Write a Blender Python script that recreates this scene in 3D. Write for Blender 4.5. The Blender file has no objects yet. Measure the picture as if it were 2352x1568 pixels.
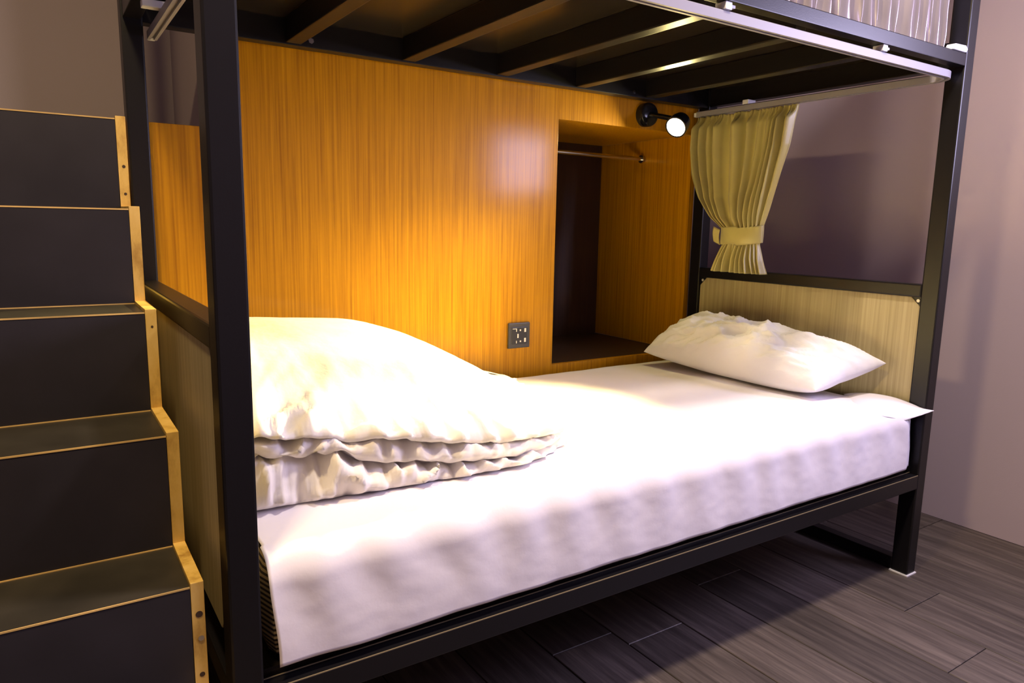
import bpy, bmesh, math, random
from mathutils import Vector, Matrix, noise
random.seed(7)
SC = bpy.context.scene
COL = SC.collection

# ------------------------------------------------------------------ camera
F_PX, YAW, PITCH, ROLL = 1650.7, 0.5847, 0.1614, 0.0194
CAM = Vector((-0.1999, -1.0425, 1.0399))
fw = Vector((math.sin(YAW)*math.cos(PITCH), math.cos(YAW)*math.cos(PITCH), -math.sin(PITCH)))
rt = Vector((math.cos(YAW), -math.sin(YAW), 0))
up = rt.cross(fw)
rt2 = rt*math.cos(ROLL) + up*math.sin(ROLL)
up2 = up*math.cos(ROLL) - rt*math.sin(ROLL)
cd = bpy.data.cameras.new('camera')
cd.sensor_width = 36.0
cd.lens = F_PX*36.0/2352.0
cd.clip_start = 0.02
cam = bpy.data.objects.new('camera', cd)
COL.objects.link(cam)
M = Matrix((rt2, up2, -fw)).transposed().to_4x4()
M.translation = CAM
cam.matrix_world = M
SC.camera = cam

# ------------------------------------------------------------------ exposure, world, room light
SC.view_settings.view_transform = 'Standard'
SC.view_settings.look = 'None'
SC.view_settings.exposure = 0.0
SC.view_settings.gamma = 1.0
SC.view_settings.use_curve_mapping = False
w = bpy.data.worlds.new('world')
SC.world = w
w.use_nodes = True
w.node_tree.nodes['Background'].inputs[0].default_value = (0.55, 0.5, 0.6, 1)
w.node_tree.nodes['Background'].inputs[1].default_value = 0.05

def area_light(name, loc, rot, size, energy, color):
    d = bpy.data.lights.new(name, 'AREA')
    d.shape = 'DISK'
    d.size = size
    d.energy = energy
    d.color = color
    o = bpy.data.objects.new(name, d)
    o.location = loc
    o.rotation_euler = rot
    COL.objects.link(o)
    return o

LAMP_COL = (1.0, 0.80, 0.29)
BEAM_E, BULB_E = 600.0, 3.5
area_light('ceiling_light', (-0.28, -0.40, 2.52), (0, 0, 0), 0.18, 40.0, (1.0, 0.74, 0.38))
area_light('ceiling_light', (1.25, -0.45, 2.52), (0, 0, 0), 0.20, 40.0, (1.0, 0.86, 0.76))
# cool fill added out of view for the sheet and the wood's reflection
wl_ = area_light('cool_fill_light', (2.502, -0.98, 1.55), (0, math.radians(90), 0), 0.58, 50.0, (0.70, 0.64, 1.0))
wl_.data.shape = 'RECTANGLE'
wl_.data.size_y = 0.72

# ------------------------------------------------------------------ material helpers
def new_mat(name):
    m = bpy.data.materials.new(name)
    m.use_nodes = True
    nt = m.node_tree
    b = nt.nodes['Principled BSDF']
    return m, nt, b

def plain(name, col, rough=0.5, metal=0.0, spec=0.5, bump=0.0, bscale=60.0, vary=0.0):
    m, nt, b = new_mat(name)
    b.inputs['Base Color'].default_value = (*col, 1)
    b.inputs['Roughness'].default_value = rough
    b.inputs['Metallic'].default_value = metal
    b.inputs['Specular IOR Level'].default_value = spec
    if bump or vary:
        tc = nt.nodes.new('ShaderNodeTexCoord')
        n = nt.nodes.new('ShaderNodeTexNoise')
        n.inputs['Scale'].default_value = bscale
        n.inputs['Detail'].default_value = 6
        nt.links.new(tc.outputs['Object'], n.inputs['Vector'])
        if bump:
            bp = nt.nodes.new('ShaderNodeBump')
            bp.inputs['Strength'].default_value = bump
            bp.inputs['Distance'].default_value = 0.01
            nt.links.new(n.outputs['Fac'], bp.inputs['Height'])
            nt.links.new(bp.outputs['Normal'], b.inputs['Normal'])
        if vary:
            r = nt.nodes.new('ShaderNodeValToRGB')
            r.color_ramp.elements[0].position = 0.3
            r.color_ramp.elements[1].position = 0.7
            r.color_ramp.elements[0].color = (*[c*(1-vary) for c in col], 1)
            r.color_ramp.elements[1].color = (*[min(1, c*(1+vary)) for c in col], 1)
            nt.links.new(n.outputs['Fac'], r.inputs['Fac'])
            nt.links.new(r.outputs['Color'], b.inputs['Base Color'])
    return m

def wood(name, dark, mid, light, scale, rough=0.35, coat=0.0, detail=8.0, bump=0.05, per_object=False, coat_rough=0.2):
    """Streaky veneer; scale = noise scale along x, y, z (small along the grain)."""
    m, nt, b = new_mat(name)
    L = nt.links.new
    tc = nt.nodes.new('ShaderNodeTexCoord')
    mp = nt.nodes.new('ShaderNodeMapping')
    mp.inputs['Scale'].default_value = scale
    L(tc.outputs['Object'], mp.inputs['Vector'])
    n = nt.nodes.new('ShaderNodeTexNoise')
    n.inputs['Scale'].default_value = 1.0
    n.inputs['Detail'].default_value = detail
    n.inputs['Roughness'].default_value = 0.65
    src = mp.outputs['Vector']
    if per_object:
        oi = nt.nodes.new('ShaderNodeObjectInfo')
        ml = nt.nodes.new('ShaderNodeMath'); ml.operation = 'MULTIPLY'
        ml.inputs[1].default_value = 80.0
        L(oi.outputs['Random'], ml.inputs[0])
        va = nt.nodes.new('ShaderNodeVectorMath'); va.operation = 'ADD'
        L(src, va.inputs[0]); L(ml.outputs[0], va.inputs[1])
        src = va.outputs[0]
    L(src, n.inputs['Vector'])
    r = nt.nodes.new('ShaderNodeValToRGB')
    e = r.color_ramp.elements
    e[0].position = 0.33; e[0].color = (*dark, 1)
    e[1].position = 0.68; e[1].color = (*light, 1)
    k = e.new(0.5); k.color = (*mid, 1)
    L(n.outputs['Fac'], r.inputs['Fac'])
    out = r.outputs['Color']
    if per_object:
        mx = nt.nodes.new('ShaderNodeHueSaturation')
        mr = nt.nodes.new('ShaderNodeMapRange')
        mr.inputs['To Min'].default_value = 0.75
        mr.inputs['To Max'].default_value = 1.25
        L(oi.outputs['Random'], mr.inputs['Value'])
        L(mr.outputs['Result'], mx.inputs['Value'])
        L(out, mx.inputs['Color'])
        out = mx.outputs['Color']
    L(out, b.inputs['Base Color'])
    b.inputs['Roughness'].default_value = rough
    b.inputs['Coat Weight'].default_value = coat
    b.inputs['Coat Roughness'].default_value = coat_rough
    if bump:
        bp = nt.nodes.new('ShaderNodeBump')
        bp.inputs['Strength'].default_value = bump
        bp.inputs['Distance'].default_value = 0.004
        L(n.outputs['Fac'], bp.inputs['Height'])
        L(bp.outputs['Normal'], b.inputs['Normal'])
    return m

M_METAL = plain('black_powder_metal', (0.0055, 0.005, 0.0068), rough=0.36, spec=0.32, bump=0.02, bscale=300)
M_GLINT = plain('painted_edge_highlight', (0.22, 0.175, 0.10), rough=0.4)  # pale colour stands in for the highlight on the rail edges
M_BOARD = plain('black_gloss_board', (0.012, 0.009, 0.008), rough=0.24, spec=0.5)
M_WOOD = wood('orange_veneer', (0.29, 0.118, 0.001), (0.41, 0.180, 0.0012), (0.51, 0.24, 0.002), (150, 150, 2.2), rough=0.5, coat=0.22, coat_rough=0.14)
M_WOOD.node_tree.nodes['Principled BSDF'].inputs['Specular IOR Level'].default_value = 0.15
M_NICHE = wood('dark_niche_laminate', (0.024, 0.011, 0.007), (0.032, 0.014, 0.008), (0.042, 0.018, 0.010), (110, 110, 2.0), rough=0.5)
M_HEAD = wood('khaki_veneer', (0.29, 0.235, 0.115), (0.37, 0.305, 0.16), (0.44, 0.37, 0.205), (130, 130, 1.6), rough=0.5)
M_LAM = plain('charcoal_laminate', (0.019, 0.0165, 0.021), rough=0.5, spec=0.4, vary=0.25, bscale=7)
M_TREAD = plain('worn_charcoal_laminate', (0.028, 0.024, 0.018), rough=0.45, spec=0.4, vary=0.35, bscale=9)
M_PLY = wood('birch_ply_edge', (0.40, 0.225, 0.04), (0.66, 0.43, 0.10), (0.74, 0.51, 0.16), (22, 22, 9), rough=0.55, detail=5)
M_EDGE = plain('ply_edge_line', (0.60, 0.40, 0.14), rough=0.45, vary=0.3, bscale=8)
M_SHEET = plain('white_cotton_sheet', (0.77, 0.735, 0.80), rough=0.85, spec=0.2, bump=0.04, bscale=60)
M_DUVET = plain('white_cotton_duvet', (0.72, 0.68, 0.66), rough=0.85, spec=0.2, bump=0.12, bscale=45)
M_PILLOW = plain('white_pillowcase', (0.80, 0.80, 0.86), rough=0.85, spec=0.2, bump=0.15, bscale=50)
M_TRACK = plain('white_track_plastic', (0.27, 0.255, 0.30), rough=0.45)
M_CLIP = plain('white_clip_plastic', (0.80, 0.80, 0.86), rough=0.4)
M_STEEL = plain('bright_steel', (0.62, 0.60, 0.58), rough=0.22, metal=1.0)
M_BOLT = plain('pale_bolt_head', (0.8, 0.78, 0.74), rough=0.35, metal=0.3)
M_BLACK = plain('gloss_black_lamp', (0.008, 0.008, 0.010), rough=0.16)
M_WALL = plain('taupe_wall_paint', (0.46, 0.375, 0.435), rough=0.75, spec=0.25, bump=0.03, bscale=200)
M_WALLB = plain('grey_wall_paint', (0.33, 0.275, 0.28), rough=0.8, spec=0.2, bump=0.03, bscale=200)
M_CEIL = plain('ceiling_paint', (0.6, 0.56, 0.6), rough=0.85)
M_PLATE = plain('dark_grey_plastic', (0.045, 0.043, 0.045), rough=0.4)
M_INSERT = plain('black_socket_plastic', (0.025, 0.024, 0.026), rough=0.35)
M_CONTACT = plain('pale_socket_contacts', (0.75, 0.72, 0.62), rough=0.4)
M_HOLE = plain('screw_hole', (0.05, 0.025, 0.012), rough=0.8)
M_FLOOR = wood('grey_brown_plank', (0.044, 0.034, 0.030), (0.074, 0.058, 0.052), (0.125, 0.10, 0.088), (55, 3.2, 20), rough=0.5, per_object=True, bump=0.25)
M_SUB = plain('subfloor', (0.012, 0.010, 0.010), rough=0.9)
M_GOLD = plain('gold_satin', (0.50, 0.435, 0.15), rough=0.38, spec=0.6, bump=0.03, bscale=400)
M_GOLD.node_tree.nodes['Principled BSDF'].inputs['Sheen Weight'].default_value = 0.3
M_SILVER = plain('silver_lilac_satin', (0.42, 0.37, 0.40), rough=0.24, spec=0.7, metal=0.55)

def ticking():
    m, nt, b = new_mat('striped_ticking')
    L = nt.links.new
    tc = nt.nodes.new('ShaderNodeTexCoord')
    sp = nt.nodes.new('ShaderNodeSeparateXYZ')
    L(tc.outputs['Object'], sp.inputs[0])
    mu = nt.nodes.new('ShaderNodeMath'); mu.operation = 'MULTIPLY'
    mu.inputs[1].default_value = 2*math.pi/0.0087
    L(sp.outputs['Z'], mu.inputs[0])
    si = nt.nodes.new('ShaderNodeMath'); si.operation = 'SINE'
    L(mu.outputs[0], si.inputs[0])
    r = nt.nodes.new('ShaderNodeValToRGB')
    r.color_ramp.elements[0].position = 0.35; r.color_ramp.elements[0].color = (0.02, 0.013, 0.012, 1)
    r.color_ramp.elements[1].position = 0.6; r.color_ramp.elements[1].color = (0.36, 0.27, 0.15, 1)
    mr = nt.nodes.new('ShaderNodeMapRange')
    mr.inputs['From Min'].default_value = -1
    L(si.outputs[0], mr.inputs['Value'])
    L(mr.outputs['Result'], r.inputs['Fac'])
    L(r.outputs['Color'], b.inputs['Base Color'])
    b.inputs['Roughness'].default_value = 0.8
    return m
M_TICK = ticking()

def emitter(name, col, strength):
    m, nt, b = new_mat(name)
    b.inputs['Base Color'].default_value = (1, 1, 1, 1)
    b.inputs['Emission Color'].default_value = (*col, 1)
    b.inputs['Emission Strength'].default_value = strength
    return m
M_LENS = emitter('lit_lamp_lens', (1.0, 0.93, 0.78), 18.0)

# ------------------------------------------------------------------ object helpers
def link(name, me, mat, parent=None, smooth=False):
    o = bpy.data.objects.new(name, me)
    if mat and not me.materials:
        me.materials.append(mat)
    COL.objects.link(o)
    if parent:
        o.parent = parent
    if smooth:
        for p in me.polygons:
            p.use_smooth = True
    return o

def from_bm(name, bm, mat, parent=None, smooth=False):
    bmesh.ops.recalc_face_normals(bm, faces=bm.faces)
    me = bpy.data.meshes.new(name)
    bm.to_mesh(me)
    bm.free()
    return link(name, me, mat, parent, smooth)

def empty(name, label, cat, group=None):
    o = bpy.data.objects.new(name, None)
    COL.objects.link(o)
    return tag(o, label, cat, group)

def tag(o, label, cat, group=None):
    o['label'] = label
    o['category'] = cat
    if group:
        o['group'] = group
    return o

def bm_box(bm, x0, x1, y0, y1, z0, z1, bev=0.0, mat=None):
    r = bmesh.ops.create_cube(bm, size=1)
    for v in r['verts']:
        v.co = Vector(((x0+x1)/2 + v.co.x*(x1-x0), (y0+y1)/2 + v.co.y*(y1-y0), (z0+z1)/2 + v.co.z*(z1-z0)))
    if bev:
        es = list({e for v in r['verts'] for e in v.link_edges})
        bmesh.ops.bevel(bm, geom=es, offset=bev, segments=2, affect='EDGES', profile=0.6)

def box(name, x0, x1, y0, y1, z0, z1, mat, parent=None, bev=0.0):
    bm = bmesh.new()
    bm_box(bm, x0, x1, y0, y1, z0, z1, bev)
    return from_bm(name, bm, mat, parent)

def structure(name, x0, x1, y0, y1, z0, z1, mat):
    o = box(name, x0, x1, y0, y1, z0, z1, mat)
    o['kind'] = 'structure'
    return o

def prism(name, pts, axis, a0, a1, mat, parent=None, bev=0.0):
    """Extrude a polygon; axis 'x': pts are (y, z); 'y': (x, z); 'z': (x, y)."""
    bm = bmesh.new()
    def P(p, a):
        return {'x': (a, p[0], p[1]), 'y': (p[0], a, p[1]), 'z': (p[0], p[1], a)}[axis]
    A = [bm.verts.new(P(p, a0)) for p in pts]
    B = [bm.verts.new(P(p, a1)) for p in pts]
    n = len(pts)
    bm.faces.new(A); bm.faces.new(list(reversed(B)))
    for i in range(n):
        bm.faces.new((A[i], B[i], B[(i+1) % n], A[(i+1) % n]))
    if bev:
        bmesh.ops.bevel(bm, geom=list(bm.edges), offset=bev, segments=2, affect='EDGES', profile=0.6)
    return from_bm(name, bm, mat, parent)

def bm_cyl(bm, p0, p1, r0, r1=None, seg=24, rings=None):
    """Lathe along p0 -> p1; rings = list of (t, radius)."""
    p0, p1 = Vector(p0), Vector(p1)
    r1 = r0 if r1 is None else r1
    rings = rings or [(0, r0), (1, r1)]
    d = (p1-p0).normalized()
    a = d.orthogonal().normalized()
    b = d.cross(a)
    prev = None
    first = None
    for t, r in rings:
        c = p0.lerp(p1, t)
        ring = [bm.verts.new(c + (a*math.cos(2*math.pi*i/seg) + b*math.sin(2*math.pi*i/seg))*max(r, 1e-4)) for i in range(seg)]
        if prev:
            for i in range(seg):
                bm.faces.new((prev[i], prev[(i+1) % seg], ring[(i+1) % seg], ring[i]))
        else:
            first = ring
        prev = ring
    bm.faces.new(first)
    bm.faces.new(list(reversed(prev)))

def cyl(name, p0, p1, r, mat, parent=None, r1=None, seg=24, rings=None):
    bm = bmesh.new()
    bm_cyl(bm, p0, p1, r, r1, seg, rings)
    o = from_bm(name, bm, mat, parent, smooth=True)
    for e in o.data.edges:
        pass
    o.data.set_sharp_from_angle(angle=math.radians(40))
    return o

def sweep(name, path, profile, mat, parent=None):
    """Sweep a closed (side, up) profile along a horizontal path."""
    bm = bmesh.new()
    n = len(path)
    rings = []
    for i, p in enumerate(path):
        a = path[max(i-1, 0)]; c = path[min(i+1, n-1)]
        t = (Vector(c)-Vector(a)); t.z = 0; t.normalize()
        s = Vector((t.y, -t.x, 0))
        rings.append([bm.verts.new(Vector(p) + s*u + Vector((0, 0, v))) for u, v in profile])
    k = len(profile)
    for i in range(n-1):
        for j in range(k):
            bm.faces.new((rings[i][j], rings[i][(j+1) % k], rings[i+1][(j+1) % k], rings[i+1][j]))
    bm.faces.new(rings[0]); bm.faces.new(list(reversed(rings[-1])))
    return from_bm(name, bm, mat, parent)

def grid(name, nu, nv, fn, mat, parent=None, closed_u=False, thick=0.0):
    vs, fs = [], []
    for j in range(nv+1):
        for i in range(nu + (0 if closed_u else 1)):
            vs.append(tuple(fn(i/nu, j/nv)))
    W_ = nu if closed_u else nu+1
    for j in range(nv):
        for i in range(nu):
            a = j*W_+i; b = j*W_+(i+1) % W_
            fs.append((a, b, b+W_, a+W_))
    me = bpy.data.meshes.new(name)
    me.from_pydata(vs, [], fs)
    me.update()
    o = link(name, me, mat, parent, smooth=True)
    if thick:
        md = o.modifiers.new('solid', 'SOLIDIFY')
        md.thickness = thick
        md.offset = 0
    return o

def ss(a, b, x):
    t = min(1, max(0, (x-a)/(b-a)))
    return t*t*(3-2*t)

def interp(tab, x):
    if x <= tab[0][0]:
        return tab[0][1]
    for (a, fa), (b, fb) in zip(tab, tab[1:]):
        if x <= b:
            return fa + (fb-fa)*(x-a)/(b-a)
    return tab[-1][1]

def nz(x, y, z=0.0):
    return noise.noise(Vector((x, y, z)))

# ------------------------------------------------------------------ dimensions (metres, from the calibrated view)
LEN, WID = 2.0, 0.951
PX, PY = 0.046, 0.051
RX = 2.515            # right wall
PAN = 0.966           # face of the veneer panel
BACK = 1.56

# ------------------------------------------------------------------ room
wr = structure('wall_right', RX, RX+0.1, -3.2, 1.7, 0, 2.6, M_WALL)
wb = structure('wall_back', -2.1, RX, BACK, BACK+0.1, 0, 2.6, M_WALLB)
wl = structure('wall_left', -2.2, -2.1, -3.2, 1.7, 0, 2.6, M_WALLB)
wf = structure('wall_front', -2.1, RX, -3.3, -3.2, 0, 2.6, M_WALL)
ce = structure('ceiling', -2.2, RX+0.1, -3.3, 1.7, 2.6, 2.7, M_CEIL)
fl = structure('floor', -2.2, RX+0.1, -3.3, 1.7, -0.08, -0.014, M_SUB)
wn = structure('added_window_1', RX-0.024, RX-0.004, -1.38, -0.58, 1.22, 1.255, M_CLIP)  # unseen frame added around the cool fill light
box('added_window_frame', RX-0.024, RX-0.004, -1.38, -0.58, 1.845, 1.88, M_CLIP, wn)
box('added_window_frame', RX-0.024, RX-0.004, -1.38, -1.345, 1.255, 1.845, M_CLIP, wn)
box('added_window_frame', RX-0.024, RX-0.004, -0.615, -0.58, 1.255, 1.845, M_CLIP, wn)
PWD = 0.192
x = RX
c = 0
meshes = {}
while x > -2.1:
    x0 = max(x-PWD, -2.1)
    y = -3.2 - random.uniform(0.0, 0.9)
    while y < BACK:
        y1 = min(y+1.22, BACK)
        a, b_ = max(y, -3.2), y1
        if b_-a > 0.05:
            h = random.uniform(-0.0004, 0.0004)
            bm = bmesh.new()
            bm_box(bm, x0+0.0012, x-0.0012, a+0.001, b_-0.001, -0.014, h)
            top = [e for e in bm.edges if all(v.co.z > -0.005 for v in e.verts)]
            bmesh.ops.bevel(bm, geom=top, offset=0.0015, segments=1, affect='EDGES')
            from_bm('plank', bm, M_FLOOR, fl)
        y = y1
    x = x0
    c += 1

# ------------------------------------------------------------------ closet block with hanging niche behind the bed
cl = empty('closet', 'orange wood-veneer closet wall behind the bed with an open dark hanging niche', 'closet')
NX0, NX1, NZ0, NZ1 = 1.300, 1.945, 0.552, 1.392
CX0, CX1 = 0.215, 1.97
ND = 1.50
box('front_panel', CX0, NX0, PAN, PAN+0.018, 0.0, 2.45, M_WOOD, cl, 0.001)
box('lintel_panel', NX0, CX1, PAN, PAN+0.018, NZ1, 2.45, M_WOOD, cl, 0.001)
box('sill_panel', NX0, CX1, PAN, PAN+0.018, 0.0, NZ0, M_WOOD, cl, 0.001)
box('niche_side_panel', NX1, CX1, PAN, ND+0.02, NZ0, NZ1, M_WOOD, cl, 0.001)
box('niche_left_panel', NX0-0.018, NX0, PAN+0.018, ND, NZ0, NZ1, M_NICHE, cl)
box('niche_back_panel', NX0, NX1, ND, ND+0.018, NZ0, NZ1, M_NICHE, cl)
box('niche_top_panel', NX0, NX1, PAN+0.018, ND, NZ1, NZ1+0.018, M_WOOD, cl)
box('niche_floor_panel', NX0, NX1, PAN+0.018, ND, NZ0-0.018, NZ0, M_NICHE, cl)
sp = box('end_panel', CX0-0.012, CX0, PAN+0.01, BACK-0.005, 0.0, 2.45, M_WALLB, cl)
sp['label'] = 'grey painted end of the closet'
rod = cyl('hanging_rod', (NX0, 1.235, 1.318), (NX1, 1.235, 1.318), 0.0085, M_STEEL, cl)
rod['label'] = 'thin steel clothes rod across the niche'
cyl('rod_socket', (NX1-0.012, 1.235, 1.318), (NX1, 1.235, 1.318), 0.016, M_STEEL, rod)
cyl('rod_socket', (NX0, 1.235, 1.318), (NX0+0.012, 1.235, 1.318), 0.016, M_STEEL, rod)

lp = box('wood_panel', -0.03, CX0-0.016, PAN+0.002, PAN+0.02, 0.0, 1.270, M_WOOD, None, 0.001)
tag(lp, 'low orange veneer panel behind the foot of the bed, lower than the closet wall', 'panel')

# ------------------------------------------------------------------ staircase
st = empty('staircase', 'charcoal laminate staircase with raw plywood side edge at the foot of the bed', 'staircase')
SZ = [0.162, 0.340, 0.518, 0.704, 0.881, 1.060, 1.239]
SY = [-0.300, -0.140, 0.018, 0.173, 0.350, 0.497, 0.639]
SX0, SX1 = -0.66, -0.030
BT = 0.018
YB = 0.86
def stair_outline(dz):
    pts = [(SY[0], 0.0)]
    for i in range(7):
        pts.append((SY[i], SZ[i]+dz))
        pts.append(((SY[i+1] if i < 6 else YB), SZ[i]+dz))
    pts.append((YB, 0.0))
    return pts
for k, (a, b_) in enumerate(((SX1-BT, SX1), (SX0, SX0+BT))):
    sb = prism('side_board', stair_outline(0.0), 'x', a, b_, M_PLY, st, 0.0008)
    sb['label'] = 'stepped plywood board with pale exposed edge'
    if k == 0:
        for (i, f, r) in ((2, 0.52, 0.005), (2, 0.14, 0.0038), (6, 0.42, 0.0032), (6, 0.1, 0.0028), (4, 0.82, 0.002)):
            z = SZ[i] - (0.05 if (i, r) == (2, 0.005) else (1-f)*0.17)
            cyl('screw_hole', (SX1-BT*0.45, SY[i]-0.0006, z), (SX1-BT*0.45, SY[i]+0.004, z), r, M_HOLE, sb, seg=12)
        cyl('screw', (SX1-BT*0.4, SY[2]-0.0012, 0.43), (SX1-BT*0.4, SY[2]+0.003, 0.43), 0.0042, M_STEEL, sb, seg=12)
XI0, XI1 = SX0+BT, SX1-BT-0.0008
for i in range(7):
    z0 = SZ[i-1] if i else 0.0
    y1 = SY[i+1] if i < 6 else YB
    box('riser', XI0, XI1, SY[i]+0.0002, SY[i]+0.016, z0-0.004*(i > 0), SZ[i]-0.0085, M_LAM, st)
    box('tread', XI0, XI1, SY[i]+0.001, y1+0.0, SZ[i]-0.0085, SZ[i]-0.005, M_TREAD, st)
    e = box('nosing_strip', XI0, XI1, SY[i]-0.0006, SY[i]+0.001, SZ[i]-0.0072, SZ[i]-0.0047, M_EDGE, st)
    if i < 6:
        box('joint_strip', XI0, XI1, y1-0.0015, y1+0.0008, SZ[i]-0.005, SZ[i]-0.0032, M_EDGE, st)

# ------------------------------------------------------------------ bunk bed frame
bed = empty('bunk_bed', 'black steel bunk bed frame with khaki veneer end boards', 'bunk bed')
PZ = 2.28
for (x0, y0) in ((0, 0), (LEN-PX, 0), (0, WID-PY), (LEN-PX, WID-PY)):
    p = box('post', x0, x0+PX, y0, y0+PY, 0.004, PZ, M_METAL, bed, 0.004)
    box('foot_pad', x0-0.003, x0+PX+0.003, y0-0.003, y0+PY+0.003, 0.0, 0.004, M_CLIP, p)
RZ0, RZ1 = 0.280, 0.323
for nm, ya, yb in (('lower_side_rail', 0.0, 0.030), ('lower_side_rail', WID-0.034, WID-0.004)):
    box(nm, PX-0.002, LEN-PX+0.002, ya, yb, RZ0, RZ1, M_METAL, bed, 0.0025)
box('rail_lip', PX, LEN-PX, 0.0262, 0.030, RZ1-0.001, RZ1+0.003, M_METAL, bed, 0.001)
we = box('edge_highlight', PX, LEN-PX, 0.0255, 0.0269, RZ1+0.0021, RZ1+0.0034, M_GLINT, bed)  # thin pale strips paint the glint along the rail's top edges
we['label'] = 'highlight line painted along the edge of the lower rail'
we = box('edge_highlight', PX, LEN-PX, 0.0002, 0.0018, RZ1-0.0014, RZ1+0.0002, M_GLINT, bed)
we['label'] = 'highlight line painted along the edge of the lower rail'
box('mattress_board', PX, LEN-PX, 0.034, WID-0.036, 0.315, 0.338, M_BOARD, bed)
for xa, xb in ((0.004, PX-0.004), (LEN-PX+0.004, LEN-0.004)):
    box('lower_end_rail', xa, xb, PY, WID-PY, RZ0, RZ1, M_METAL, bed, 0.003)
    box('floor_rail', xa, xb, PY, WID-PY, 0.004, 0.042, M_METAL, bed, 0.003)
    box('guard_end_rail', xa-0.003, xb+0.001, PY, WID-PY, 0.852, 0.8895, M_METAL, bed, 0.004)

def end_board(name, xa, xb, z0, z1, face):
    c = 0.030
    y0, y1 = PY+0.001, WID-PY-0.001
    pts = [(y0, z0+c), (y0+c, z0), (y1-c, z0), (y1, z0+c), (y1, z1-c), (y1-c, z1), (y0+c, z1), (y0, z1-c)]
    o = prism(name, pts, 'x', xa, xb, M_HEAD, bed, 0.001)
    g = 0.034
    gx0, gx1 = (xa+0.003, xa+0.006)
    for (cy_, cz_, sy, sz) in ((y0, z1, 1, -1), (y1, z1, -1, -1), (y0, z0, 1, 1), (y1, z0, -1, 1)):
        gu = prism('corner_gusset', [(cy_, cz_), (cy_+sy*g, cz_), (cy_, cz_+sz*g)], 'x', gx0, gx1, M_METAL, o)
        bx = gx0 if face < 0 else gx1
        bo = cyl('gusset_bolt', (bx-0.003, cy_+sy*0.0095, cz_+sz*0.0105), (bx+0.003, cy_+sy*0.0095, cz_+sz*0.0105), 0.0048, M_BOLT, bed, seg=16)
    return o
hb = end_board('headboard', LEN-PX+0.010, LEN-PX+0.024, 0.400, 0.851, -1)
hb['label'] = 'khaki wood-veneer headboard with clipped corners'
fb = end_board('footboard', 0.004, 0.018, 0.400, 0.851, -1)

UZ0, UZ1 = 1.490, 1.5225
box('upper_side_rail', PX-0.002, LEN-PX+0.002, 0.0, 0.030, UZ0, UZ1, M_METAL, bed, 0.002)
box('upper_side_rail', PX-0.002, LEN-PX+0.002, WID-0.044, WID-0.004, UZ0-0.004, 1.56, M_METAL, bed, 0.002)
for xa, xb in ((0.004, PX-0.004), (LEN-PX+0.004, LEN-0.004)):
    box('upper_end_rail', xa, xb, PY, WID-PY, UZ0, 1.56, M_METAL, bed, 0.002)
for sx in (0.395, 0.722, 1.037, 1.342, 1.655):
    box('slat', sx-0.020, sx+0.020, 0.082, WID-0.044, 1.4895, 1.549, M_METAL, bed, 0.003)
box('upper_board', PX, LEN-PX, 0.082, WID-0.044, 1.549, 1.562, M_BOARD, bed)
rb = cyl('rail_bolt', (0.442, WID-0.046, 1.503), (0.442, WID-0.040, 1.503), 0.0075, M_STEEL, bed, seg=6)
cyl('rail_bolt', (1.58, WID-0.046, 1.503), (1.58, WID-0.040, 1.503), 0.0075, M_STEEL, bed, seg=6)
# white plastic tab on the upper rail by the right post
pc = prism('plastic_tab', [(1.875, 1.5225), (1.945, 1.5225), (1.952, 1.532), (1.94, 1.540), (1.885, 1.538)], 'y', -0.004, 0.020, M_CLIP, bed, 0.002)
pc['label'] = 'small white plastic tab on the upper rail'

# ------------------------------------------------------------------ curtain track under the upper bunk
tr = empty('curtain_track', 'white U-shaped curtain track hung under the upper bunk', 'curtain rail')
def arc(cx, cy, r, a0, a1, n=10):
    return [(cx+r*math.cos(math.radians(a0+(a1-a0)*i/n)), cy+r*math.sin(math.radians(a0+(a1-a0)*i/n))) for i in range(n+1)]
TX0, TX1, TY, TR = 0.066, 1.935, 0.016, 0.055
pth = [(TX0, 0.925)] + arc(TX0+TR, TY+TR, TR, 180, 270) + arc(TX1-TR, TY+TR, TR, 270, 360) + [(TX1, 0.935)]
TZ = 1.453
path = [(a, b_, TZ) for a, b_ in pth]
hw = 0.0105
prof = [(-hw, 0.0), (-0.004, 0.0), (-0.004, 0.006), (0.004, 0.006), (0.004, 0.0), (hw, 0.0), (hw, 0.018), (0.006, 0.021), (-0.006, 0.021), (-hw, 0.018)]
sweep('track', path, prof, M_TRACK, tr)
for (ex, ey, dy) in ((TX0, 0.925, 0.016), (TX1, 0.935, 0.014)):
    box('end_cap', ex-0.009, ex+0.009, ey, ey+dy, TZ+0.001, TZ+0.017, M_CLIP, tr, 0.003)
for bx in (0.33, 0.998, 1.567):
    b = box('bracket', bx-0.010, bx+0.010, TY-0.014, TY+0.014, TZ+0.021, UZ0-0.0006, M_CLIP, tr, 0.002)
    box('bracket_lever', bx+0.008, bx+0.024, TY-0.010, TY-0.002, TZ+0.027, UZ0-0.004, M_CLIP, b, 0.001)
b = box('bracket', 0.022, TX0+0.008, 0.71, 0.735, TZ+0.021, UZ0-0.0006, M_CLIP, tr, 0.002)
b = box('bracket', TX1-0.008, 1.968, 0.70, 0.725, TZ+0.021, UZ0-0.0006, M_CLIP, tr, 0.002)

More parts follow.
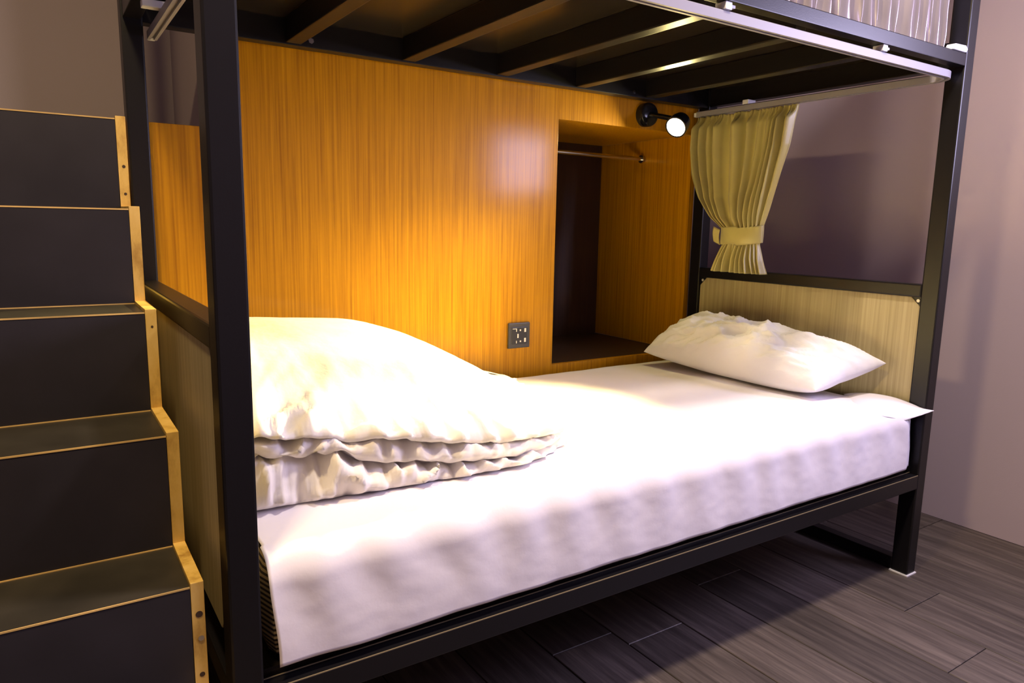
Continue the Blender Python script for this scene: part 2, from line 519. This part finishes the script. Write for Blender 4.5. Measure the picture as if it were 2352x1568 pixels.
# ------------------------------------------------------------------ lower curtain, tied back
cu = empty('curtain', 'gold satin curtain tied back in the corner above the headboard', 'curtain')
LEFT = [(0.880, 0.806), (0.93, 0.786), (0.985, 0.764), (1.04, 0.772), (1.08, 0.822), (1.15, 0.872), (1.24, 0.906), (1.33, 0.926), (1.46, 0.928)]
RIGHT = [(0.880, 0.566), (0.93, 0.588), (0.985, 0.604), (1.04, 0.597), (1.11, 0.572), (1.20, 0.545), (1.32, 0.514), (1.46, 0.498)]
def curtain_fn(u, v):
    z = 1.450 + (0.884-1.450)*v
    g = math.exp(-((z-1.01)/0.07)**2)                 # gathered at the tie
    yl, yr = interp(LEFT, z), interp(RIGHT, z)
    uu = u + 0.028*math.sin(9*u+1.3)*(1-abs(2*u-1)) + 0.008*math.sin(21*u+z*3)
    uu = min(1, max(0, uu))
    y = yl + (yr-yl)*uu
    ph = 2*math.pi*(11.0*u + 1.7*nz(u*2.6, z*0.8, 4.2))
    amp = 0.031*(1-0.85*g)*(0.9+1.3*nz(u*5, 1.7, z*1.5))
    fold = math.sin(ph)
    fold = math.copysign(abs(fold)**0.65, fold)
    head = ss(1.40, 1.445, z)
    x = 1.916 + 0.016*head + amp*fold*(1-0.75*head) + 0.006*head*math.sin(2*math.pi*34*u)
    x += 0.004*nz(u*7, z*2.5, 2.0)
    # round bundle near the tie
    bul = max(ss(1.25, 1.03, z) if z > 1.0 else ss(0.86, 0.97, z), 0)
    x += -0.024*bul*math.sqrt(max(0, 1-(2*u-1)**2)) + 0.010*bul
    x = min(x, 1.9475)
    return (x, y, z)
cloth = grid('cloth', 240, 110, curtain_fn, M_GOLD, cu, thick=0.0015)
def tie_fn(u, v):
    z = 1.048 - 0.062*v + 0.006*math.sin(u*5)
    a = 2*math.pi*u
    yl, yr = 0.772, 0.598
    cy_, hy = (yl+yr)/2, (yl-yr)/2 + 0.003
    sag = 0.004*math.sin(v*math.pi) + 0.002*math.sin(a*3+v*3)
    return (1.923 - (0.032+sag)*math.cos(a), cy_ + hy*math.sin(a), z - 0.010*math.sin(a))
tie = grid('tieback', 64, 12, tie_fn, M_GOLD, cu, closed_u=True, thick=0.002)
tie['label'] = 'plain gold satin tieback band'
def tail_fn(u, v):
    return (1.905-0.006*u, 0.768+0.026*u+0.004*math.sin(v*4), 1.035-0.055*v+0.012*u)
grid('tieback_tail', 6, 8, tail_fn, M_GOLD, tie, thick=0.002)

# ------------------------------------------------------------------ upper bunk curtain (closed)
def upcurt(u, v):
    x = 1.00 + 0.935*u
    z = 1.512 + 0.61*v
    ph = 2*math.pi*(23*u + 0.8*nz(u*9, 0.4, z*1.2))
    am = 0.017*(0.8+0.5*nz(u*17, z*2, 3))
    hem = 1-ss(0.0, 0.12, v)
    return (x + 0.010*math.sin(ph*0.5+z*5)*(0.4+hem), 0.0555 + am*math.sin(ph) - 0.002*hem*math.sin(ph*1.7) + 0.002*nz(u*40, z*14), z)
uc = grid('bunk_curtain', 460, 40, upcurt, M_SILVER, None, thick=0.001)
tag(uc, 'pleated silver-lilac satin curtain of the upper bunk, behind the upper rail', 'curtain')

# ------------------------------------------------------------------ mattress and sheet
MX0, MX1, MY0, MY1, MZ0, MZ1 = 0.062, 1.930, 0.026, 0.915, 0.3392, 0.522
mt = box('mattress', MX0, MX1, MY0, MY1, MZ0, MZ1, M_TICK, None, 0.044)
tag(mt, 'mattress with dark striped ticking showing at its foot end under the sheet', 'mattress')

bs = empty('bed_sheet', 'white cotton sheet spread over the lower bunk mattress', 'bed sheet')
RR = 0.045
def sheet_fn(u, v):
    # v: from the back edge over the top and down the front
    x0, x1 = MX0+0.004, MX1+0.006
    x = x0 + (x1-x0)*u
    ytop = (MY1+0.004) - (MY0-0.006+RR)
    arcl = RR*math.pi/2
    drop = (MZ1+0.004) - RR - 0.349
    tot = ytop + arcl + drop
    s = v*tot
    if s < ytop:
        y, z = MY1+0.004-s, MZ1+0.004
        nrm = Vector((0, 0, 1)); front = 0
    elif s < ytop+arcl:
        a = (s-ytop)/RR
        y = MY0-0.006+RR - RR*math.sin(a)
        z = MZ1+0.004-RR + RR*math.cos(a)
        nrm = Vector((0, -math.sin(a), math.cos(a))); front = math.sin(a)
    else:
        y = MY0-0.006
        z = MZ1+0.004-RR-(s-ytop-arcl)
        nrm = Vector((0, -1, 0)); front = 1
    # soft ripples
    d = 0.0022*nz(x*5, y*6, 1.0) + 0.0012*nz(x*17+z*9, y*15, z*12)
    d += 0.0018*(1-front)*nz(x*3+y*9, y*4, 6.3)
    hang = ss(0.50, 0.36, z)*front
    d += front*0.0034*(1-0.8*hang)*math.sin(2*math.pi*(x*8.2 + z*1.9) + 1.6*nz(x*4, z*5, 3))
    d += front*0.0006*nz(x*30+z*26, z*44-x*14, 8)
    d += 0.005*hang
    fall = ss(0.02, 0.0, x-x0)
    p = Vector((x, y, z)) + nrm*(max(d, -0.0035 - 0.004*front)+0.0045+0.004*front)
    p.z -= 0.003*hang*nz(x*6, 0, 9)
    # hem at the foot end leans a little
    if front > 0 and u < 0.06:
        k = 1-u/0.06
        p.x += k*(0.010*ss(0.5, 0.36, z) - 0.004)
    # round the head end
    e = ss(x1-0.05, x1, x)
    p.z -= 0.014*e*(1-front)
    p.y += 0.016*e*front
    return p
grid('sheet_cloth', 330, 170, sheet_fn, M_SHEET, bs, thick=0.0012)
# pinched corner flap of the sheet sticking out past the front right post
def flap_fn(u, v):
    a = Vector((1.70, 0.050, 0.5268)); b_ = Vector((1.922, 0.24, 0.5255))
    tip = Vector((1.957, -0.022, 0.527)); lo = Vector((1.87, 0.0125, 0.501))
    p = a.lerp(b_, u)
    q = lo.lerp(tip, u)
    r = p.lerp(q, v)
    r.z += 0.020*math.sin(math.pi*min(1, v*1.15))**0.8*(0.35+0.65*ss(0.0, 0.5, u)) + 0.001*nz(u*6, v*6, 1)
    return r
fp = grid('sheet_corner', 20, 20, flap_fn, M_SHEET, bs, thick=0.0015)
fp['label'] = 'pinched corner of the sheet sticking out'

# ------------------------------------------------------------------ duvet, folded in a heap at the foot
def catmull(P, n):
    out = []
    k = len(P)
    for i in range(n):
        t = i/n*k
        j = int(t); f = t-j
        p0, p1, p2, p3 = (Vector(P[(j+m) % k]) for m in (-1, 0, 1, 2))
        out.append(0.5*((2*p1) + (p2-p0)*f + (2*p0-5*p1+4*p2-p3)*f*f + (3*p1-p0-3*p2+p3)*f**3))
    # resample evenly
    L = [0.0]
    for i in range(n):
        L.append(L[-1] + (out[(i+1) % n]-out[i]).length)
    res = []
    m = 520
    j = 0
    for i in range(m):
        s = L[-1]*i/m
        while L[j+1] < s:
            j += 1
        f = (s-L[j])/max(1e-9, L[j+1]-L[j])
        res.append(out[j % n].lerp(out[(j+1) % n], f))
    return res
OUT = catmull([(0.07, 0.19), (0.135, 0.185), (0.24, 0.175), (0.345, 0.168), (0.44, 0.165), (0.535, 0.162), (0.69, 0.182),
               (0.80, 0.245), (0.875, 0.36), (0.94, 0.49), (0.99, 0.62), (1.035, 0.76), (1.055, 0.88), (1.0, 0.91), (0.8, 0.915), (0.55, 0.915),
               (0.3, 0.915), (0.1, 0.915), (0.072, 0.85), (0.068, 0.6), (0.066, 0.35), (0.066, 0.23)], 1400)
HC1 = [(0.06, 0.136), (0.17, 0.122), (0.31, 0.100), (0.43, 0.080), (0.52, 0.066), (0.70, 0.045), (0.85, 0.030), (1.05, 0.016)]
HC2 = [(0.06, 0.104), (0.17, 0.088), (0.31, 0.060), (0.43, 0.034), (0.52, 0.022), (0.70, 0.014), (0.85, 0.012), (1.05, 0.006)]
RID = [(0.0, 0.262), (0.25, 0.268), (0.365, 0.260), (0.50, 0.246), (0.586, 0.222), (0.68, 0.176), (0.84, 0.110), (1.03, 0.030), (1.1, 0.01)]
Z0 = 0.5345
def dome(x, y):
    h = interp(RID, x)
    # smoothed ridge profile
    h = (h + interp(RID, x-0.04) + interp(RID, x+0.04))/3
    return h
NP = len(OUT)
cen = [Vector((min(max(p.x*0.80, 0.20), 0.62), 0.76)) for p in OUT]
rows = []
NIN = []
for i in range(NP):
    a, b_ = OUT[i-1], OUT[(i+1) % NP]
    t = (b_-a).normalized()
    NIN.append(Vector((-t.y, t.x)))        # inward (outline is counter-clockwise)
def ridge(v):
    return max(0.0, 1-abs(v)*2.0)
RIM = [  # inset, layer, fraction within layer
    (0.030, 0, 0.0), (0.008, 0, 0.03), (-0.004, 0, 0.15), (-0.010, 0, 0.35), (-0.009, 0, 0.55), (-0.002, 0, 0.75), (0.010, 0, 0.90), (0.030, 0, 0.98), (0.040, 0, 1.02),
    (0.026, 1, 0.02), (0.008, 1, 0.10), (0.001, 1, 0.35), (0.001, 1, 0.6), (0.012, 1, 0.85), (0.030, 1, 0.98), (0.044, 1, 1.0),
    (0.028, 2, 0.00), (0.008, 2, 0.00), (-0.004, 2, 0.03), (-0.008, 2, 0.08)]
verts = []
PUCK = []
for r, (ins, lay, fr) in enumerate(RIM):
    for i, p in enumerate(OUT):
        s = i/NP*62.0
        h1, h2 = interp(HC1, p.x), interp(HC2, p.x)
        bk = ss(0.80, 0.91, p.y)
        h1 = h1+(max(dome(p.x, p.y)*0.72, h1)-h1)*bk
        q = p + NIN[i]*ins*(0.45+0.55*min(1, h1/0.09))
        wob2 = 1 + 0.30*nz(s*0.5, 2.0) + 0.16*nz(s*1.3, 5.0)
        wob1 = 1 + 0.10*nz(s*0.45, 9.0) + 0.06*nz(s*1.2, 4.0)
        H2, H1 = h2*wob2, max(h1*wob1, h2*wob2+0.006)
        if lay == 0:
            z = H2*fr
        elif lay == 1:
            z = H2 + (H1-H2)*fr
        else:
            z = H1 + (dome(q.x, q.y)-H1)*fr
        # gathered puckers of the hem
        am = {0: 0.050, 1: 0.034, 2: 0.040}[lay]*min(1, h1/0.09+0.15)*(1-bk)
        pk = am*(ridge(nz(s*0.95, lay*7.3+fr*0.9, 2.2))**1.5-0.5)*(0.7+0.6*nz(s*0.3, lay+3.0)) + am*0.28*(ridge(nz(s*2.4, lay*3.1+fr*0.7, 6.2))-0.5)
        dl = -NIN[i]*pk*min(1, r/2)
        q = q + dl
        if r == len(RIM)-1:
            PUCK.append((dl, 0.5*pk))
        z += 0.5*pk*min(1, r/3)
        verts.append(Vector((q.x, q.y, Z0+max(z, 0.0))))
ND_ = 46
for k in range(1, ND_+1):
    f = k/ND_
    f2 = f
    for i, p in enumerate(OUT):
        s = i/NP*62.0
        b0 = verts[(len(RIM)-1)*NP+i]
        dl, dz = PUCK[i]
        e = Vector((b0.x, b0.y)) - dl
        q = e.lerp(cen[i], f2)
        h1 = b0.z - Z0 - dz
        keep = math.exp(-(q-e).length/0.045)
        q0 = q
        q = q + dl*keep
        dz *= keep
        hd = dome(q.x, q.y)
        wz = 1-(1-min(1, f*1.15))**2.3
        z = h1 + (hd-h1)*wz
        dist = (q0-e).length
        z += dz
        # wrinkles running up from the folded front edge
        fall = math.exp(-dist/0.085)*min(1, (h1/0.07)**1.5)
        wr_ = ridge(nz(s*0.48 - dist*10.0, dist*5.0, 11.0))
        wr2 = ridge(nz(s*1.4 - dist*22.0, dist*10.0, 17.0))
        bk = 1-(1-ss(0.70, 0.86, p.y))*ss(0.068, 0.12, p.x)
        z += (1-bk)*fall*(0.040*(abs(wr_)**1.6-0.40) + 0.013*(abs(wr2)**1.5-0.4))*min(1, dist/0.03+0.3)
        z += (1-fall)*(0.007*nz(q.x*5, q.y*9, 1) + 0.003*nz(q.x*9, q.y*30, 5))*min(1, (1-f)*6)
        z = max(z, 0.001)
        verts.append(Vector((q.x, q.y, Z0+z)))
faces = []
NR = len(RIM)+ND_
for r in range(NR-1):
    for i in range(NP):
        j = (i+1) % NP
        faces.append((r*NP+i, r*NP+j, (r+1)*NP+j, (r+1)*NP+i))
faces.append(tuple(range(NP-1, -1, -1)))
me = bpy.data.meshes.new('duvet')
me.from_pydata([tuple(v) for v in verts], [], faces)
me.update()
bm = bmesh.new(); bm.from_mesh(me)
bmesh.ops.remove_doubles(bm, verts=bm.verts, dist=0.0004)
bmesh.ops.recalc_face_normals(bm, faces=bm.faces)
bm.to_mesh(me); bm.free()
dv = link('duvet', me, M_DUVET, None, True)
md = dv.modifiers.new('smooth', 'SMOOTH'); md.factor = 0.5; md.iterations = 1
tag(dv, 'thick white duvet folded in a heap at the foot of the bed', 'duvet')

# ------------------------------------------------------------------ pillow
pw = empty('pillow', 'plump white pillow leaning against the khaki headboard', 'pillow')
PT = 0.088                                # half thickness
FB, FF = Vector((1.665, 0.885, 0.575)), Vector((1.715, 0.205, 0.560))     # foot-side corners, back and front
HB, HF = Vector((1.915, 0.880, 0.690)), Vector((1.925, 0.115, 0.640))     # head-side corners
def pillow_pt(a, b_, side):
    # a runs along the bed's width (-1 front), b_ towards the headboard
    edge = max(0.0, (1-a*a))*max(0.0, (1-b_*b_))
    th = PT*max(0, 1-abs(a)**3.2)**0.5*max(0, 1-abs(b_)**2.6)**0.5*(1+0.10*nz(a*2, b_*2, 7))
    u, v = (a*(1-0.05*(1-abs(b_))*a**4)+1)/2, (b_*(1-0.07*(1-abs(a))*b_**4)+1)/2
    p = FF.lerp(FB, u).lerp(HF.lerp(HB, u), v)
    ex = (HF.lerp(HB, u)-FF.lerp(FB, u)); ey = (FB.lerp(HB, v)-FF.lerp(HF, v))
    en = ex.cross(ey).normalized()
    wr_ = 0.034*(ridge(nz(a*2.6+b_*0.8, b_*1.7-a*0.9, 3.3))**1.5-0.45)*edge + 0.018*(ridge(nz(a*6+b_*3, b_*4, 8.1))**1.5-0.4)*edge**0.5
    wr_ += 0.004*(ridge(nz(a*5, b_*11, 2.1))-0.5)*abs(a)**2*edge**0.3
    return p + en*side*(th*(1.08 if side > 0 else 0.80) + (wr_ if side > 0 else 0))
n1, n2 = 110, 70
vs, fs = [], []
for side in (1, -1):
    base = len(vs)
    for j in range(n2+1):
        for i in range(n1+1):
            a = math.sin(math.pi/2*(2*i/n1-1)); b_ = math.sin(math.pi/2*(2*j/n2-1))
            vs.append(tuple(pillow_pt(a, b_, side)))
    for j in range(n2):
        for i in range(n1):
            q = (base+j*(n1+1)+i, base+j*(n1+1)+i+1, base+(j+1)*(n1+1)+i+1, base+(j+1)*(n1+1)+i)
            fs.append(q if side > 0 else q[::-1])
low = min(v[2] for v in vs); far = max(v[0] for v in vs)
vs = [(v[0]+min(0, 1.9635-far), v[1], v[2]+0.5355-low) for v in vs]
print('pillow shift', 0.5355-low, 1.9635-far)
me = bpy.data.meshes.new('pillow_body')
me.from_pydata(vs, [], fs)
bm = bmesh.new(); bm.from_mesh(me)
bmesh.ops.remove_doubles(bm, verts=bm.verts, dist=0.0003)
bmesh.ops.recalc_face_normals(bm, faces=bm.faces)
bm.to_mesh(me); bm.free()
link('pillow_body', me, M_PILLOW, pw, True)

# ------------------------------------------------------------------ reading lamp
la = empty('reading_lamp', 'lit black reading lamp on the veneer wall above the niche', 'lamp')
LB = Vector((1.688, PAN, 1.441))
bm = bmesh.new()
bm_cyl(bm, LB, LB+Vector((0, -0.034, 0)), 0.042, seg=36, rings=[(0, 0.042), (0.72, 0.042), (0.9, 0.039), (1.0, 0.031)])
from_bm('wall_base', bm, M_BLACK, la, True).data.set_sharp_from_angle(angle=math.radians(40))
AIM = Vector((-0.82, -0.27, -0.56)).normalized()
LENS = Vector((1.683, 0.800, 1.383))
back = LENS - AIM*0.062
cyl('arm', LB+Vector((0, -0.030, 0)), back+AIM*0.012, 0.009, M_BLACK, la, seg=16)
hd = cyl('lamp_head', back, LENS+AIM*0.002, 0.03, M_BLACK, la, seg=36, rings=[(0, 0.012), (0.06, 0.022), (0.2, 0.031), (0.5, 0.036), (0.93, 0.038), (1.0, 0.0385), (0.999, 0.034)])
cyl('lens', LENS-AIM*0.004, LENS+AIM*0.007, 0.034, M_LENS, hd, seg=36, rings=[(0, 0.034), (0.5, 0.034), (0.8, 0.028), (1.0, 0.012)])
po = area_light('lamp_glow', LENS + AIM*0.012, (0, 0, 0), 0.06, BULB_E, LAMP_COL)
po.rotation_mode = 'QUATERNION'
po.rotation_quaternion = AIM.to_track_quat('-Z', 'Y')
sd = bpy.data.lights.new('lamp_beam', 'SPOT')
sd.energy = BEAM_E
sd.color = LAMP_COL
sd.spot_size = math.radians(66)
sd.spot_blend = 1.0
sd.shadow_soft_size = 0.028
so = bpy.data.objects.new('lamp_beam', sd)
COL.objects.link(so)
so.location = LENS + AIM*0.036
so.rotation_mode = 'QUATERNION'
so.rotation_quaternion = AIM.to_track_quat('-Z', 'Y')

# ------------------------------------------------------------------ wall socket
ot = empty('wall_socket', 'dark grey square wall socket on the orange veneer above the sheet', 'socket')
OX0, OX1, OZ0, OZ1 = 1.110, 1.196, 0.625, 0.711
pt_ = box('plate', OX0, OX1, PAN-0.009, PAN, OZ0, OZ1, M_PLATE, ot, 0.002)
ins = box('socket_insert', OX0+0.012, OX1-0.012, PAN-0.0105, PAN-0.008, OZ0+0.014, OZ1-0.014, M_INSERT, ot, 0.001)
bm = bmesh.new()
def mark(u0, u1, v0, v1):
    xx = lambda u: OX0+(OX1-OX0)*u
    zz = lambda v: OZ1-(OZ1-OZ0)*v
    bm_box(bm, xx(u0), xx(u1), PAN-0.0115, PAN-0.0095, zz(v1), zz(v0))
mark(0.17, 0.36, 0.21, 0.235); mark(0.335, 0.36, 0.235, 0.34)
mark(0.50, 0.56, 0.255, 0.32); mark(0.72, 0.80, 0.22, 0.37)
mark(0.39, 0.45, 0.43, 0.59)
mark(0.335, 0.365, 0.70, 0.80); mark(0.51, 0.575, 0.70, 0.76); mark(0.72, 0.80, 0.61, 0.77)
cs = from_bm('contact_slots', bm, M_CONTACT, ins)
cs['label'] = 'pale metal contacts in the socket slots'
